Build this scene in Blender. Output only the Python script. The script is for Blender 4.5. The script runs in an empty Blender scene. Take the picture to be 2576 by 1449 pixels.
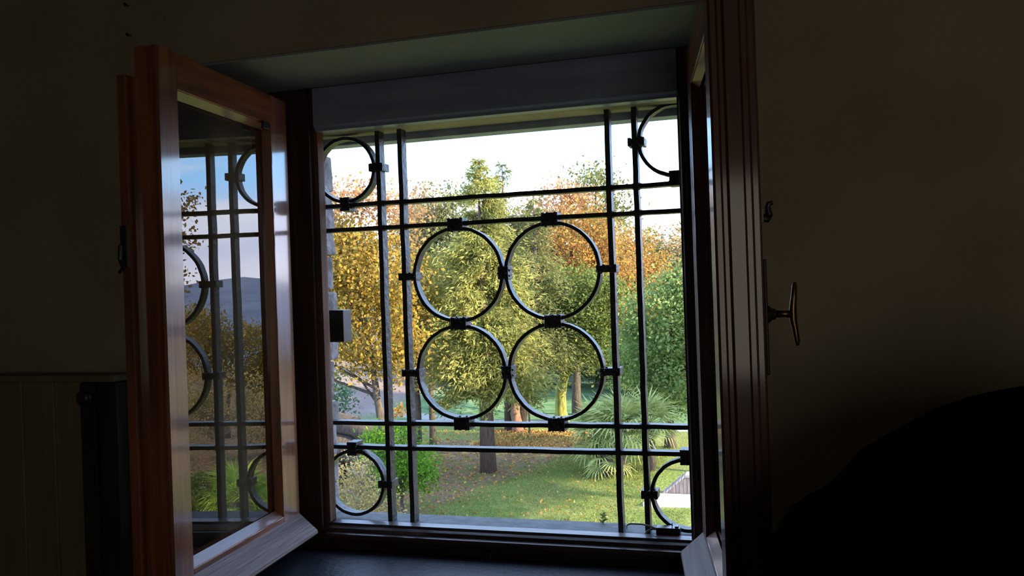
import bpy, bmesh, math, random
import numpy as np
from mathutils import Vector, Matrix
R_ = math.radians
random.seed(7)
SC = bpy.context.scene
COL = SC.collection

# ------------------------------------------------------------------ camera
CAMP = (0.663, -2.110, 0.0853)
YAW, PIT, ROL = -0.29515, 0.0002, -0.03475
cam = bpy.data.cameras.new('camera'); camo = bpy.data.objects.new('camera', cam); COL.objects.link(camo)
cam.sensor_width = 36.0; cam.lens = 2200.1 / 2576 * 36.0; cam.clip_start = 0.02; cam.clip_end = 3000
f = Vector((math.sin(YAW)*math.cos(PIT), math.cos(YAW)*math.cos(PIT), math.sin(PIT)))
rt = Vector((math.cos(YAW), -math.sin(YAW), 0)); up = rt.cross(f)
r2 = rt*math.cos(ROL) + up*math.sin(ROL); u2 = -rt*math.sin(ROL) + up*math.cos(ROL)
M = Matrix((( r2.x, u2.x, -f.x, CAMP[0]), (r2.y, u2.y, -f.y, CAMP[1]), (r2.z, u2.z, -f.z, CAMP[2]), (0, 0, 0, 1)))
camo.matrix_world = M
SC.camera = camo
SC.view_settings.view_transform = 'Standard'; SC.view_settings.look = 'None'
SC.view_settings.exposure = 0.85; SC.view_settings.gamma = 1.0; SC.view_settings.use_curve_mapping = False

# ------------------------------------------------------------------ sky
w = bpy.data.worlds.new('sky'); SC.world = w; w.use_nodes = True
nt = w.node_tree; nt.nodes.clear()
def N(t, **k):
    n = nt.nodes.new(t)
    for a, b in k.items(): setattr(n, a, b)
    return n
def LK(a, b): nt.links.new(a, b)
tc = N('ShaderNodeTexCoord'); sx = N('ShaderNodeSeparateXYZ'); LK(tc.outputs['Generated'], sx.inputs[0])
cr = N('ShaderNodeValToRGB'); LK(sx.outputs['Z'], cr.inputs[0])
e = cr.color_ramp.elements
e[0].position = 0.0; e[0].color = (0.62, 0.62, 0.78, 1)
e[1].position = 1.0; e[1].color = (0.15, 0.25, 0.50, 1)
a = e.new(0.09); a.color = (0.50, 0.56, 0.78, 1)
a = e.new(0.125); a.color = (0.30, 0.58, 0.95, 1)
a = e.new(0.35); a.color = (.27, .44, .74, 1)
mp = N('ShaderNodeMapping'); mp.inputs['Scale'].default_value = (2.2, 2.2, 14); LK(tc.outputs['Generated'], mp.inputs[0])
no = N('ShaderNodeTexNoise'); no.inputs['Scale'].default_value = 1.6; no.inputs['Detail'].default_value = 6; LK(mp.outputs[0], no.inputs['Vector'])
c2 = N('ShaderNodeValToRGB'); LK(no.outputs['Fac'], c2.inputs[0])
c2.color_ramp.elements[0].position = .5; c2.color_ramp.elements[1].position = .72
mx = N('ShaderNodeMix', data_type='RGBA'); LK(c2.outputs[0], mx.inputs[0]); LK(cr.outputs[0], mx.inputs[6]); mx.inputs[7].default_value = (.72, .74, .84, 1)
bg = N('ShaderNodeBackground'); bg.inputs['Strength'].default_value = 3.2; LK(mx.outputs[2], bg.inputs[0])
wo = N('ShaderNodeOutputWorld'); LK(bg.outputs[0], wo.inputs[0])

# ------------------------------------------------------------------ sun (low, from the right, past the end of the wall)
sun = bpy.data.lights.new('sun', 'SUN'); sun.energy = 9.0; sun.angle = R_(0.6); sun.color = (1.0, 0.80, 0.52)
suno = bpy.data.objects.new('sun', sun); COL.objects.link(suno)
SAZ, SEL = R_(98), R_(26)
sd = Vector((math.sin(SAZ)*math.cos(SEL), math.cos(SAZ)*math.cos(SEL), math.sin(SEL)))
suno.rotation_euler = sd.to_track_quat('Z', 'Y').to_euler()

# ------------------------------------------------------------------ added fill lamp behind the viewer, lifts the dark room
ar = bpy.data.lights.new('room_fill_lamp', 'AREA'); ar.shape = 'RECTANGLE'; ar.size = 1.0; ar.size_y = 1.1; ar.energy = 3.2; ar.color = (1.0, .90, .76)
aro = bpy.data.objects.new('room_fill_lamp', ar); COL.objects.link(aro)
aro.location = (1.7, -4.1, 0.1); aro.rotation_euler = (R_(90), 0, R_(12))

# ------------------------------------------------------------------ helpers
def link(name, me, mat=None, parent=None, kind=None):
    o = bpy.data.objects.new(name, me); COL.objects.link(o)
    if mat is not None and len(me.materials) == 0: me.materials.append(mat)
    if parent is not None: o.parent = parent
    if kind: o['kind'] = kind
    return o
def tag(o, label, cat, group=None):
    o['label'] = label; o['category'] = cat
    if group: o['group'] = group
    return o
def empty(name, loc, label, cat, group=None, rz=0):
    o = bpy.data.objects.new(name, None); COL.objects.link(o); o.location = loc; o.rotation_euler = (0, 0, rz)
    o.empty_display_size = .1
    return tag(o, label, cat, group)

class MB:
    def __init__(s): s.v = []; s.f = []
    def add(s, v, f):
        b = len(s.v); s.v += [tuple(p) for p in v]; s.f += [tuple(i+b for i in q) for q in f]; return s
    def box(s, a, b):
        x0, y0, z0 = a; x1, y1, z1 = b
        v = [(x0,y0,z0),(x1,y0,z0),(x1,y1,z0),(x0,y1,z0),(x0,y0,z1),(x1,y0,z1),(x1,y1,z1),(x0,y1,z1)]
        return s.add(v, [(0,3,2,1),(4,5,6,7),(0,1,5,4),(1,2,6,5),(2,3,7,6),(3,0,4,7)])
    def hexa(s, v):      # 8 verts ordered like box
        return s.add(v, [(0,3,2,1),(4,5,6,7),(0,1,5,4),(1,2,6,5),(2,3,7,6),(3,0,4,7)])
    def prism(s, prof, fn, t0, t1, seg=1):   # prof list of (a,b); fn(a,b,t)->xyz
        n = len(prof); v = []
        for k in range(seg+1):
            t = t0+(t1-t0)*k/seg
            v += [fn(p[0], p[1], t) for p in prof]
        fs = []
        for k in range(seg):
            for i in range(n):
                j = (i+1) % n; fs.append((k*n+i, k*n+j, (k+1)*n+j, (k+1)*n+i))
        fs.append(tuple(range(n))[::-1]); fs.append(tuple(range(seg*n, seg*n+n)))
        return s.add(v, fs)
    def tube(s, pts, rad, n=8, caps=True):
        pts = [Vector(p) for p in pts]; m = len(pts)
        rr = rad if isinstance(rad, (list, tuple)) else [rad]*m
        prev = None; v = []
        for i, p in enumerate(pts):
            d = (pts[min(i+1, m-1)]-pts[max(i-1, 0)])
            if d.length < 1e-9: d = Vector((0,0,1))
            d.normalize()
            if prev is None: a = d.orthogonal().normalized()
            else:
                a = prev-d*prev.dot(d)
                a = a.normalized() if a.length > 1e-6 else d.orthogonal().normalized()
            prev = a; b = d.cross(a)
            for k in range(n):
                t = 2*math.pi*k/n; v.append(p+(a*math.cos(t)+b*math.sin(t))*rr[i])
        fs = []
        for i in range(m-1):
            for k in range(n):
                l = (k+1) % n; fs.append((i*n+k, i*n+l, (i+1)*n+l, (i+1)*n+k))
        if caps: fs.append(tuple(range(n))[::-1]); fs.append(tuple(range((m-1)*n, m*n)))
        return s.add(v, fs)
    def lathe(s, prof, origin, axis, n=20):  # prof (r, h)
        ax = Vector(axis).normalized(); a = ax.orthogonal().normalized(); b = ax.cross(a); o = Vector(origin); v = []
        for r, h in prof:
            for k in range(n):
                t = 2*math.pi*k/n; v.append(o+ax*h+(a*math.cos(t)+b*math.sin(t))*max(r, 1e-5))
        fs = [(i*n+k, i*n+(k+1) % n, (i+1)*n+(k+1) % n, (i+1)*n+k) for i in range(len(prof)-1) for k in range(n)]
        fs.append(tuple(range(n))[::-1]); fs.append(tuple(range((len(prof)-1)*n, len(prof)*n)))
        return s.add(v, fs)
    def mesh(s, name):
        me = bpy.data.meshes.new(name); me.from_pydata(s.v, [], s.f); me.update()
        bm = bmesh.new(); bm.from_mesh(me); bmesh.ops.recalc_face_normals(bm, faces=bm.faces); bm.to_mesh(me); bm.free()
        return me
    def build(s, name, mat, parent=None, bevel=0, smooth=False, kind=None, seg=2):
        me = s.mesh(name)
        if bevel:
            bm = bmesh.new(); bm.from_mesh(me)
            es = [e for e in bm.edges if len(e.link_faces) == 2 and e.calc_face_angle(0) > 0.6]
            bmesh.ops.bevel(bm, geom=es, offset=bevel, segments=seg, affect='EDGES', profile=.6, clamp_overlap=True)
            bm.to_mesh(me); bm.free()
        if smooth:
            for p in me.polygons: p.use_smooth = True
        return link(name, me, mat, parent, kind)

# ------------------------------------------------------------------ materials
def newmat(name):
    m = bpy.data.materials.new(name); m.use_nodes = True; t = m.node_tree; t.nodes.clear()
    out = t.nodes.new('ShaderNodeOutputMaterial'); return m, t, out
def pbr(name, c1, c2=None, rough=.6, scale=20, metal=0, bump=.0, stretch=(1,1,1), coat=0, spec=.5, bscale=None, detail=6, lo=.35, hi=.65, sheen=0):
    m, t, out = newmat(name)
    b = t.nodes.new('ShaderNodeBsdfPrincipled'); t.links.new(b.outputs[0], out.inputs[0])
    b.inputs['Roughness'].default_value = rough; b.inputs['Metallic'].default_value = metal
    b.inputs['Coat Weight'].default_value = coat; b.inputs['Coat Roughness'].default_value = .10; b.inputs['Coat IOR'].default_value = 1.9
    b.inputs['Specular IOR Level'].default_value = spec
    tc = t.nodes.new('ShaderNodeTexCoord'); mp = t.nodes.new('ShaderNodeMapping'); mp.inputs['Scale'].default_value = stretch
    t.links.new(tc.outputs['Object'], mp.inputs[0])
    n = t.nodes.new('ShaderNodeTexNoise'); n.inputs['Scale'].default_value = scale; n.inputs['Detail'].default_value = detail
    t.links.new(mp.outputs[0], n.inputs['Vector'])
    r = t.nodes.new('ShaderNodeValToRGB'); r.color_ramp.elements[0].position = lo; r.color_ramp.elements[1].position = hi
    r.color_ramp.elements[0].color = (*c1, 1); r.color_ramp.elements[1].color = (*(c2 or c1), 1)
    t.links.new(n.outputs['Fac'], r.inputs[0]); t.links.new(r.outputs[0], b.inputs['Base Color'])
    if bump:
        n2 = t.nodes.new('ShaderNodeTexNoise'); n2.inputs['Scale'].default_value = bscale or scale*2; n2.inputs['Detail'].default_value = 5
        t.links.new(mp.outputs[0], n2.inputs['Vector'])
        bp = t.nodes.new('ShaderNodeBump'); bp.inputs['Strength'].default_value = bump; bp.inputs['Distance'].default_value = .01
        t.links.new(n2.outputs['Fac'], bp.inputs['Height']); t.links.new(bp.outputs[0], b.inputs['Normal'])
    return m
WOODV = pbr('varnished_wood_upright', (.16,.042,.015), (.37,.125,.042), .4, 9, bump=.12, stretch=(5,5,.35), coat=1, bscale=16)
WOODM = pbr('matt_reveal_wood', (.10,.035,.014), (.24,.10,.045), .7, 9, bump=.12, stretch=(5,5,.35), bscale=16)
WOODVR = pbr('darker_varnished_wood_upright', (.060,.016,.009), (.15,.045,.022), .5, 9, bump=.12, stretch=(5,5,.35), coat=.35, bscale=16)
WOODH = pbr('varnished_wood_level', (.15,.036,.012), (.36,.11,.038), .5, 9, bump=.12, stretch=(.35,5,5), coat=.4, bscale=16)
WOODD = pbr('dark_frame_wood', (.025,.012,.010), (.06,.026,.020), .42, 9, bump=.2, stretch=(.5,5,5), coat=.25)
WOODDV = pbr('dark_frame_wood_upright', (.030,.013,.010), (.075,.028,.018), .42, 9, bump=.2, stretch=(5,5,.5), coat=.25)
HEADM = pbr('glare_tinted_rail', (.24,.30,.45), (.30,.37,.52), .45, 9, bump=.2, stretch=(.5,5,5), coat=.2)  # blue-grey base colour stands in for glare over the window top
WOODRAW = pbr('weathered_drip_wood', (.15,.085,.065), (.27,.17,.14), .55, 9, bump=.35, stretch=(.35,8,8), bscale=22)
PLASTER = pbr('aged_plaster', (.36,.30,.21), (.46,.39,.28), .9, 3.5, bump=.25, bscale=60)
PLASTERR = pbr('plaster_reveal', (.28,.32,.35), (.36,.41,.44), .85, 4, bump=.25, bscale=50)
CEILM = pbr('ceiling_plaster', (.16,.15,.12), (.22,.20,.16), .9, 4, bump=.1)
FLOORM = pbr('terracotta_floor', (.10,.05,.03), (.15,.08,.05), .5, 8, bump=.1)
SILLM = pbr('painted_sill', (.016,.020,.027), (.028,.034,.045), .45, 40, bump=.2, bscale=90, spec=.2)
IRON = pbr('wrought_iron', (.018,.022,.026), (.045,.052,.058), .42, 30, metal=0, bump=.35, bscale=55, spec=.5)
BRASS = pbr('dull_brass', (.20,.12,.05), (.30,.19,.09), .3, 20, metal=1)
BLKM = pbr('black_metal', (.012,.013,.016), (.03,.03,.035), .35, 20, spec=.6)
STONE = pbr('reveal_stone', (.12,.11,.11), (.34,.31,.31), .9, 22, bump=.8, bscale=50)
SILLS = pbr('outer_sill_stone', (.085,.090,.092), (.13,.135,.135), .85, 30, bump=.4, bscale=90)
OUTW = pbr('outer_wall_render', (.30,.27,.23), (.42,.38,.33), .9, 6, bump=.4)
LINT = pbr('bounce_tinted_lintel_stone', (.30,.36,.46), (.42,.50,.62), .8, 16, bump=.4)  # bluish cast of bounced daylight is put into the stone colour
BLACKLEATHER = pbr('black_upholstery', (.002,.002,.002), (.003,.003,.003), 1.0, 30, bump=.15, spec=0)
PANEL = pbr('painted_boards', (.20,.17,.11), (.28,.24,.16), .6, 6, bump=.2, stretch=(4,4,.5))
PANELD = pbr('dark_post', (.02,.018,.014), (.04,.034,.026), .5, 8, bump=.2, stretch=(4,4,.5))

# glass
GLASS, t, out = newmat('window_glass')
tr = t.nodes.new('ShaderNodeBsdfTransparent'); tr.inputs[0].default_value = (.96,.98,.97,1)
gl = t.nodes.new('ShaderNodeBsdfGlossy'); gl.inputs['Roughness'].default_value = 0.0
fr = t.nodes.new('ShaderNodeFresnel'); fr.inputs[0].default_value = 2.2
ge = t.nodes.new('ShaderNodeNewGeometry'); iv = t.nodes.new('ShaderNodeMath'); iv.operation = 'SUBTRACT'; iv.inputs[0].default_value = 1; t.links.new(ge.outputs['Backfacing'], iv.inputs[1])
ml = t.nodes.new('ShaderNodeMath'); ml.operation = 'MULTIPLY'; t.links.new(fr.outputs[0], ml.inputs[0]); t.links.new(iv.outputs[0], ml.inputs[1])
ms = t.nodes.new('ShaderNodeMixShader'); t.links.new(ml.outputs[0], ms.inputs[0]); t.links.new(tr.outputs[0], ms.inputs[1]); t.links.new(gl.outputs[0], ms.inputs[2]); t.links.new(ms.outputs[0], out.inputs[0])

def leafmat(name, cols, trans=.45, rough=.6, var=.6, scale=.6):
    m, t, out = newmat(name)
    g = t.nodes.new('ShaderNodeNewGeometry')
    r = t.nodes.new('ShaderNodeValToRGB'); t.links.new(g.outputs['Random Per Island'], r.inputs[0])
    el = r.color_ramp.elements; n = len(cols)
    el[0].position = 0; el[0].color = (*cols[0], 1); el[1].position = 1; el[1].color = (*cols[-1], 1)
    for i in range(1, n-1):
        q = el.new(i/(n-1)); q.color = (*cols[i], 1)
    tc = t.nodes.new('ShaderNodeTexCoord'); no = t.nodes.new('ShaderNodeTexNoise'); no.inputs['Scale'].default_value = scale; no.inputs['Detail'].default_value = 3
    t.links.new(tc.outputs['Object'], no.inputs['Vector'])
    mr = t.nodes.new('ShaderNodeMapRange'); t.links.new(no.outputs['Fac'], mr.inputs[0]); mr.inputs[1].default_value = .3; mr.inputs[2].default_value = .7
    mr.inputs[3].default_value = 1-var*.5; mr.inputs[4].default_value = 1+var*.6
    hs = t.nodes.new('ShaderNodeHueSaturation'); t.links.new(r.outputs[0], hs.inputs['Color']); t.links.new(mr.outputs[0], hs.inputs['Value'])
    d = t.nodes.new('ShaderNodeBsdfDiffuse'); tl = t.nodes.new('ShaderNodeBsdfTranslucent'); mixs = t.nodes.new('ShaderNodeMixShader')
    mixs.inputs[0].default_value = trans
    for q in (d, tl): t.links.new(hs.outputs[0], q.inputs['Color'])
    t.links.new(d.outputs[0], mixs.inputs[1]); t.links.new(tl.outputs[0], mixs.inputs[2]); t.links.new(mixs.outputs[0], out.inputs[0])
    return m
L_YEL = leafmat('autumn_yellow_leaves', [(.46,.29,.05),(.36,.25,.05),(.20,.20,.05),(.26,.16,.05),(.56,.38,.07)], .5)
L_PNK = leafmat('thin_russet_leaves', [(.45,.24,.12),(.50,.30,.10),(.34,.20,.14),(.55,.34,.16)], .5)
L_CON = leafmat('conifer_sprays', [(.22,.24,.06),(.33,.33,.10),(.17,.20,.06),(.42,.38,.12),(.12,.15,.05)], .35, var=.8, scale=1.1)
L_CON2 = leafmat('dark_conifer_sprays', [(.16,.19,.07),(.22,.23,.09),(.13,.16,.06),(.27,.25,.10)], .35, var=.7, scale=1.0)
L_AUT = leafmat('orange_leaves', [(.50,.26,.06),(.44,.20,.07),(.52,.36,.08),(.26,.22,.06),(.46,.24,.14)], .5)
L_GRN = leafmat('mossy_green_leaves', [(.12,.17,.05),(.17,.22,.06),(.09,.13,.04),(.26,.28,.08)], .4, var=.8, scale=1.2)
L_DRK = leafmat('deep_green_leaves', [(.18,.26,.08),(.24,.34,.10),(.13,.20,.07),(.33,.38,.14)], .4, var=.9, scale=1.3)
L_BRT = leafmat('fresh_green_leaves', [(.14,.30,.03),(.20,.38,.04),(.08,.20,.03),(.28,.42,.05)], .5, var=.7, scale=2.0)
L_RED = leafmat('red_leaves', [(.42,.05,.03),(.35,.08,.05),(.50,.12,.05)], .4)
L_FAR = leafmat('distant_mixed_leaves', [(.13,.17,.06),(.20,.20,.07),(.10,.14,.05),(.26,.20,.08)], .35, var=1.0, scale=.35)
L_FAR2 = leafmat('distant_tan_leaves', [(.34,.25,.11),(.26,.22,.10),(.40,.26,.13),(.20,.19,.09)], .4, var=.8, scale=.4)
L_DRY = leafmat('dry_twiggy_leaves', [(.46,.32,.14),(.36,.32,.10),(.56,.40,.18),(.24,.26,.08)], .35, var=.6)
L_PALM = leafmat('palm_green', [(.30,.36,.10),(.40,.44,.16),(.22,.28,.08),(.48,.50,.24)], .3, var=.5, scale=1.5)
L_PALMB = leafmat('palm_fresh_green', [(.34,.50,.08),(.44,.58,.12),(.24,.40,.06)], .3, var=.5, scale=1.5)
L_FALL = leafmat('fallen_leaf_litter', [(.50,.26,.06),(.40,.18,.07),(.55,.38,.10),(.28,.15,.08)], .1, var=.4)
L_GRASS = leafmat('grass_blades', [(.14,.19,.05),(.18,.23,.06),(.23,.26,.08)], .3, var=.6, scale=.5)
BARK = pbr('dark_bark', (.045,.035,.028), (.11,.085,.065), .9, 7, bump=.9, stretch=(3,3,.6), bscale=14)
BARK2 = pbr('brown_bark', (.09,.055,.04), (.17,.11,.085), .9, 7, bump=.9, stretch=(3,3,.6), bscale=14)
BARKR = pbr('reddish_bark', (.16,.08,.05), (.30,.17,.11), .9, 7, bump=.9, stretch=(3,3,.6), bscale=14)
BARKM = pbr('mossy_bark', (.10,.11,.03), (.34,.34,.06), .9, 5, bump=.9, stretch=(2,2,.6), bscale=12)
BARKP = pbr('pale_twig', (.34,.28,.22), (.46,.40,.32), .9, 7)

# ------------------------------------------------------------------ ground material (colours by place: lawn, bare earth, bank, paving)
GROUND, t, out = newmat('park_ground')
def TN(ty, **k):
    n = t.nodes.new(ty)
    for a_, b_ in k.items(): setattr(n, a_, b_)
    return n
def TL(a_, b_): t.links.new(a_, b_)
b = TN('ShaderNodeBsdfPrincipled'); b.inputs['Roughness'].default_value = .95; b.inputs['Specular IOR Level'].default_value = .1; TL(b.outputs[0], out.inputs[0])
tc = TN('ShaderNodeTexCoord'); sp = TN('ShaderNodeSeparateXYZ'); TL(tc.outputs['Object'], sp.inputs[0])
def noise(sc, det=5):
    n = TN('ShaderNodeTexNoise'); n.inputs['Scale'].default_value = sc; n.inputs['Detail'].default_value = det; TL(tc.outputs['Object'], n.inputs['Vector']); return n.outputs['Fac']
def math_(op, a_, b_=None, c_=None):
    n = TN('ShaderNodeMath', operation=op)
    for i, q in enumerate((a_, b_, c_)):
        if q is None: continue
        if isinstance(q, (int, float)): n.inputs[i].default_value = q
        else: TL(q, n.inputs[i])
    return n.outputs[0]
def mapr(v, a0, a1):
    n = TN('ShaderNodeMapRange'); n.interpolation_type = 'SMOOTHSTEP'; TL(v, n.inputs[0]); n.inputs[1].default_value = a0; n.inputs[2].default_value = a1; return n.outputs[0]
def mixc(fac, A, B):
    n = TN('ShaderNodeMix', data_type='RGBA'); TL(fac, n.inputs[0])
    for i, q in ((6, A), (7, B)):
        if isinstance(q, tuple): n.inputs[i].default_value = (*q, 1)
        else: TL(q, n.inputs[i])
    return n.outputs[2]
nb = noise(.9); nf = noise(9, 8); nm = noise(2.6)
lawn = mixc(mapr(nf, .35, .65), (.12,.17,.045), (.19,.24,.06))
lawn = mixc(mapr(nb, .40, .62), lawn, (.20,.22,.07))
dirt = mixc(mapr(nf, .35, .65), (.15,.095,.055), (.24,.165,.10))
dirt = mixc(mapr(nm, .45, .62), dirt, (.13,.15,.045))
xw = math_('ADD', sp.outputs['X'], math_('MULTIPLY', math_('SUBTRACT', nb, .5), 2.4))
# lawn edge runs from (-7,16) to (-5.6,23) and back to (-7,27)
edge = math_('ADD', math_('MULTIPLY', math_('SUBTRACT', sp.outputs['Y'], 16), .22), -7.0)
md = math_('SUBTRACT', 1.0, mapr(math_('SUBTRACT', xw, edge), -.25, .35))
yfar = math_('SUBTRACT', 1.0, mapr(math_('ADD', sp.outputs['Y'], math_('MULTIPLY', nb, 2)), 25.6, 26.6))
md = math_('MULTIPLY', md, yfar)
col = mixc(md, lawn, dirt)
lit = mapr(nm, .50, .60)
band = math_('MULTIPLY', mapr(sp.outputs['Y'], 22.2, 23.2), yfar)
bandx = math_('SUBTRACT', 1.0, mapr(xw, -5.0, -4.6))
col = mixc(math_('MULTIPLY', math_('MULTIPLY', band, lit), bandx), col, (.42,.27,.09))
teal = mixc(mapr(noise(1.2), .4, .6), (.08,.17,.07), (.14,.22,.10))
col = mixc(mapr(sp.outputs['Y'], 27, 29), col, teal)
pth = math_('MULTIPLY', mapr(math_('ADD', sp.outputs['Y'], math_('MULTIPLY', sp.outputs['X'], .12)), 27.2, 27.5), math_('SUBTRACT', 1.0, mapr(math_('ADD', sp.outputs['Y'], math_('MULTIPLY', sp.outputs['X'], .12)), 28.1, 28.4)))
col = mixc(math_('MULTIPLY', pth, .8), col, (.36,.36,.34))
brush = mapr(math_('ADD', sp.outputs['X'], math_('MULTIPLY', nm, 1.5)), 4.0, 5.2)
col = mixc(brush, col, mixc(mapr(nf, .35, .65), (.10,.075,.04), (.22,.15,.08)))
bank = math_('MULTIPLY', mapr(sp.outputs['Y'], 27.5, 29), math_('SUBTRACT', 1.0, mapr(sp.outputs['X'], -15.5, -13.5)))
col = mixc(bank, col, (.21,.165,.145))
TL(col, b.inputs['Base Color'])
bp = TN('ShaderNodeBump'); bp.inputs['Strength'].default_value = .9; bp.inputs['Distance'].default_value = .06; TL(noise(14, 8), bp.inputs['Height']); TL(bp.outputs[0], b.inputs['Normal'])

# ================================================================== SETTING: terrain
GZ = -4.9
def gheight(x, y):
    z = GZ + .06*math.sin(x*.7+1)*math.sin(y*.5) 
    if x < -10 and y > 26: z += min((-10-x)*.10, 1.2)*min((y-26)/5, 1)
    if y > 60: z -= (y-60)*.10
    return z
xs = list(np.linspace(-60, -16, 16))+list(np.linspace(-14, 8, 34))+list(np.linspace(10, 90, 20))
ys = list(np.linspace(-8, 13, 6))+list(np.linspace(14, 40, 36))+list(np.linspace(43, 140, 16))
v = [(x, y, gheight(x, y)) for y in ys for x in xs]; nx = len(xs)
fcs = [(j*nx+i, j*nx+i+1, (j+1)*nx+i+1, (j+1)*nx+i) for j in range(len(ys)-1) for i in range(nx-1)]
g = MB(); g.add(v, fcs); go = g.build('ground', GROUND, smooth=True, kind='structure')
# distant wooded hill, the blue of distance haze put into its colour
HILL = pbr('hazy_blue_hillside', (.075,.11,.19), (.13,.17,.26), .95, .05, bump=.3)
hv = []; hf = []; na = 60
for i in range(na+1):
    az = R_(-70+i*140/na)
    for k, (d_, z_) in enumerate(((150, -30), (260, -8), (380, 4+3*math.sin(i*.5)+2*math.sin(i*1.3)), (520, -40))):
        hv.append((d_*math.sin(az), d_*math.cos(az), z_))
for i in range(na):
    for k in range(3): hf.append((i*4+k, (i+1)*4+k, (i+1)*4+k+1, i*4+k+1))
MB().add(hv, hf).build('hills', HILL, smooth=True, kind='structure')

# ================================================================== SETTING: room shell
WX0, WX1, WY0, FZ, CZ = -2.4, 2.6, -4.3, -1.25, 1.35
MB().box((WX0-.1, WY0-.1, FZ-.1), (WX1+.1, -.085, FZ)).build('floor', FLOORM, kind='structure')
MB().box((WX0-.1, WY0-.1, CZ), (WX1+.1, .1, CZ+.12)).build('ceiling', CEILM, kind='structure')
MB().box((WX0-.1, WY0, FZ), (WX0, .1, CZ)).build('wall_left', PLASTER, kind='structure')
MB().box((WX1, WY0, FZ), (WX1+.1, .1, CZ)).build('wall_right', PLASTER, kind='structure')
MB().box((WX0-.1, WY0-.1, FZ), (WX1+.1, WY0, CZ)).build('wall_back', PLASTER, kind='structure')
# inner window wall: deep splayed opening, face at y=-.33, back at y=-.085
yi, yo = -.33, -.035
ni = dict(x0=-.76, x1=.604, z0=-.576, z1=.645)   # opening at room face
no_ = dict(x0=-.625, x1=.604, z0=-.576, z1=.632)  # opening at frame
def ring(yi, yo, A, B, X0, X1, Z0, Z1):
    m = MB()
    def q(P, y): return [(P['x0'], y, P['z0']), (P['x1'], y, P['z0']), (P['x1'], y, P['z1']), (P['x0'], y, P['z1'])]
    O = dict(x0=X0, x1=X1, z0=Z0, z1=Z1)
    v = q(O, yi)+q(A, yi)+q(O, yo)+q(B, yo)
    f = []
    for i in range(4):
        j = (i+1) % 4
        f += [(i, j, 4+j, 4+i), (8+i, 12+i, 12+j, 8+j), (4+i, 4+j, 12+j, 12+i), (i, 8+i, 8+j, j)]
    return m.add(v, f)
ring(yi, yo, ni, no_, WX0, WX1, FZ, CZ).build('wall_front', PLASTER, kind='structure')
# outer wall
oo = dict(x0=-.60, x1=.60, z0=-.60, z1=.512)
ow = ring(-.0349, .1, oo, oo, -9, 9, GZ-.2, 2.4).build('wall_exterior', OUTW, kind='structure')
# rough stones lining the outer reveal (left, right): parts of the exterior wall
rs = random.Random(3)
for side in (-1, 1):
    z = -.598
    while z < .50:
        h = rs.uniform(.045, .12); h = min(h, .510-z)
        if h < .02: break
        xi = .528+rs.uniform(-.007, .009)
        vv = []
        for zz in (z+.003, z+h-.003):
            for (x, y) in ((xi+rs.uniform(-.004,.004), -.033), (.61, -.033), (.61, .104), (xi+rs.uniform(-.008,.008), .104+rs.uniform(-.004, .006))):
                vv.append((side*x, y, zz+rs.uniform(-.002,.002)))
        m = MB().hexa(vv); s_ = m.build('stone', STONE, ow, bevel=.006)
        z += h
# lintel over the outside
lt = MB().box((-.60, -.033, .516), (.60, .055, .60)).build('lintel', LINT, ow, bevel=.004)
lt2 = MB().box((-.62, .058, .4935), (.62, .112, .60)).build('lintel_edge', LINT, ow, bevel=.004)
# outer sill stone
so = MB().hexa([(-.60,-.033,-.60),(.60,-.033,-.60),(.60,.115,-.60),(-.60,.115,-.60),(-.60,-.033,-.520),(.60,-.033,-.520),(.60,.115,-.527),(-.60,.115,-.527)])
so.build('outer_sill', SILLS, ow, bevel=.004)
# interior sill slab
MB().hexa([(-.62,-.085,-.62),(.63,-.085,-.62),(.63,-.35,-.62),(-.62,-.35,-.62),(-.622,-.085,-.572),(.632,-.085,-.572),(.62,-.35,-.572),(-.75,-.35,-.572)]).build('trim_1', SILLM, bevel=.004, kind='structure')
# soffit skin of the reveal, greyer plaster
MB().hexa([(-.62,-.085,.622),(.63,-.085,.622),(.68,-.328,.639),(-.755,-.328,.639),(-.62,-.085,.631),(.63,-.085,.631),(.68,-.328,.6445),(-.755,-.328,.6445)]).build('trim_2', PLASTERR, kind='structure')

# ================================================================== WINDOW FRAME (window_1)
W = bpy.data.objects.new('window_1', None); COL.objects.link(W); W['kind'] = 'structure'
XL, XR, ZB, ZT = -.479, .457, -.509, .512
DY = .05
def along_z(a_, b_, t_): return (a_, b_, t_)
def along_x(a_, b_, t_): return (t_, a_, b_)
# jamb profile (x,y): stepped with a small bead
def jamb(sgn, xin, xout):
    p = [(xin, -.086), (xin, -.118), (xin-sgn*.004, -.122), (xin-sgn*.012, -.122), (xin-sgn*.014, -.130), (xout, -.130), (xout, -.086)]
    return [(q[0], q[1]+DY) for q in p]
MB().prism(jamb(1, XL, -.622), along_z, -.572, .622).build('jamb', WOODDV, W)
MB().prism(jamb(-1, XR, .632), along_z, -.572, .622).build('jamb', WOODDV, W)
lj = MB().box((XL-.001, -.0675, ZB), (XL+.0035, -.0355, ZT)).build('jamb_stop', WOODM, W, bevel=.001); lj['label'] = 'lighter varnished stop strip'
MB().box((XR-.0035, -.0675, ZB), (XR+.001, -.0355, ZT)).build('jamb_stop', WOODM, W, bevel=.001)
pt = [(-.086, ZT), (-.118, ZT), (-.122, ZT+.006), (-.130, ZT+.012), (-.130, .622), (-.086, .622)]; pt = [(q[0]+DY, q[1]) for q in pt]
MB().prism(pt, along_x, XL+.0001, XR-.0001).build('head_rail', HEADM, W)
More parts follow.
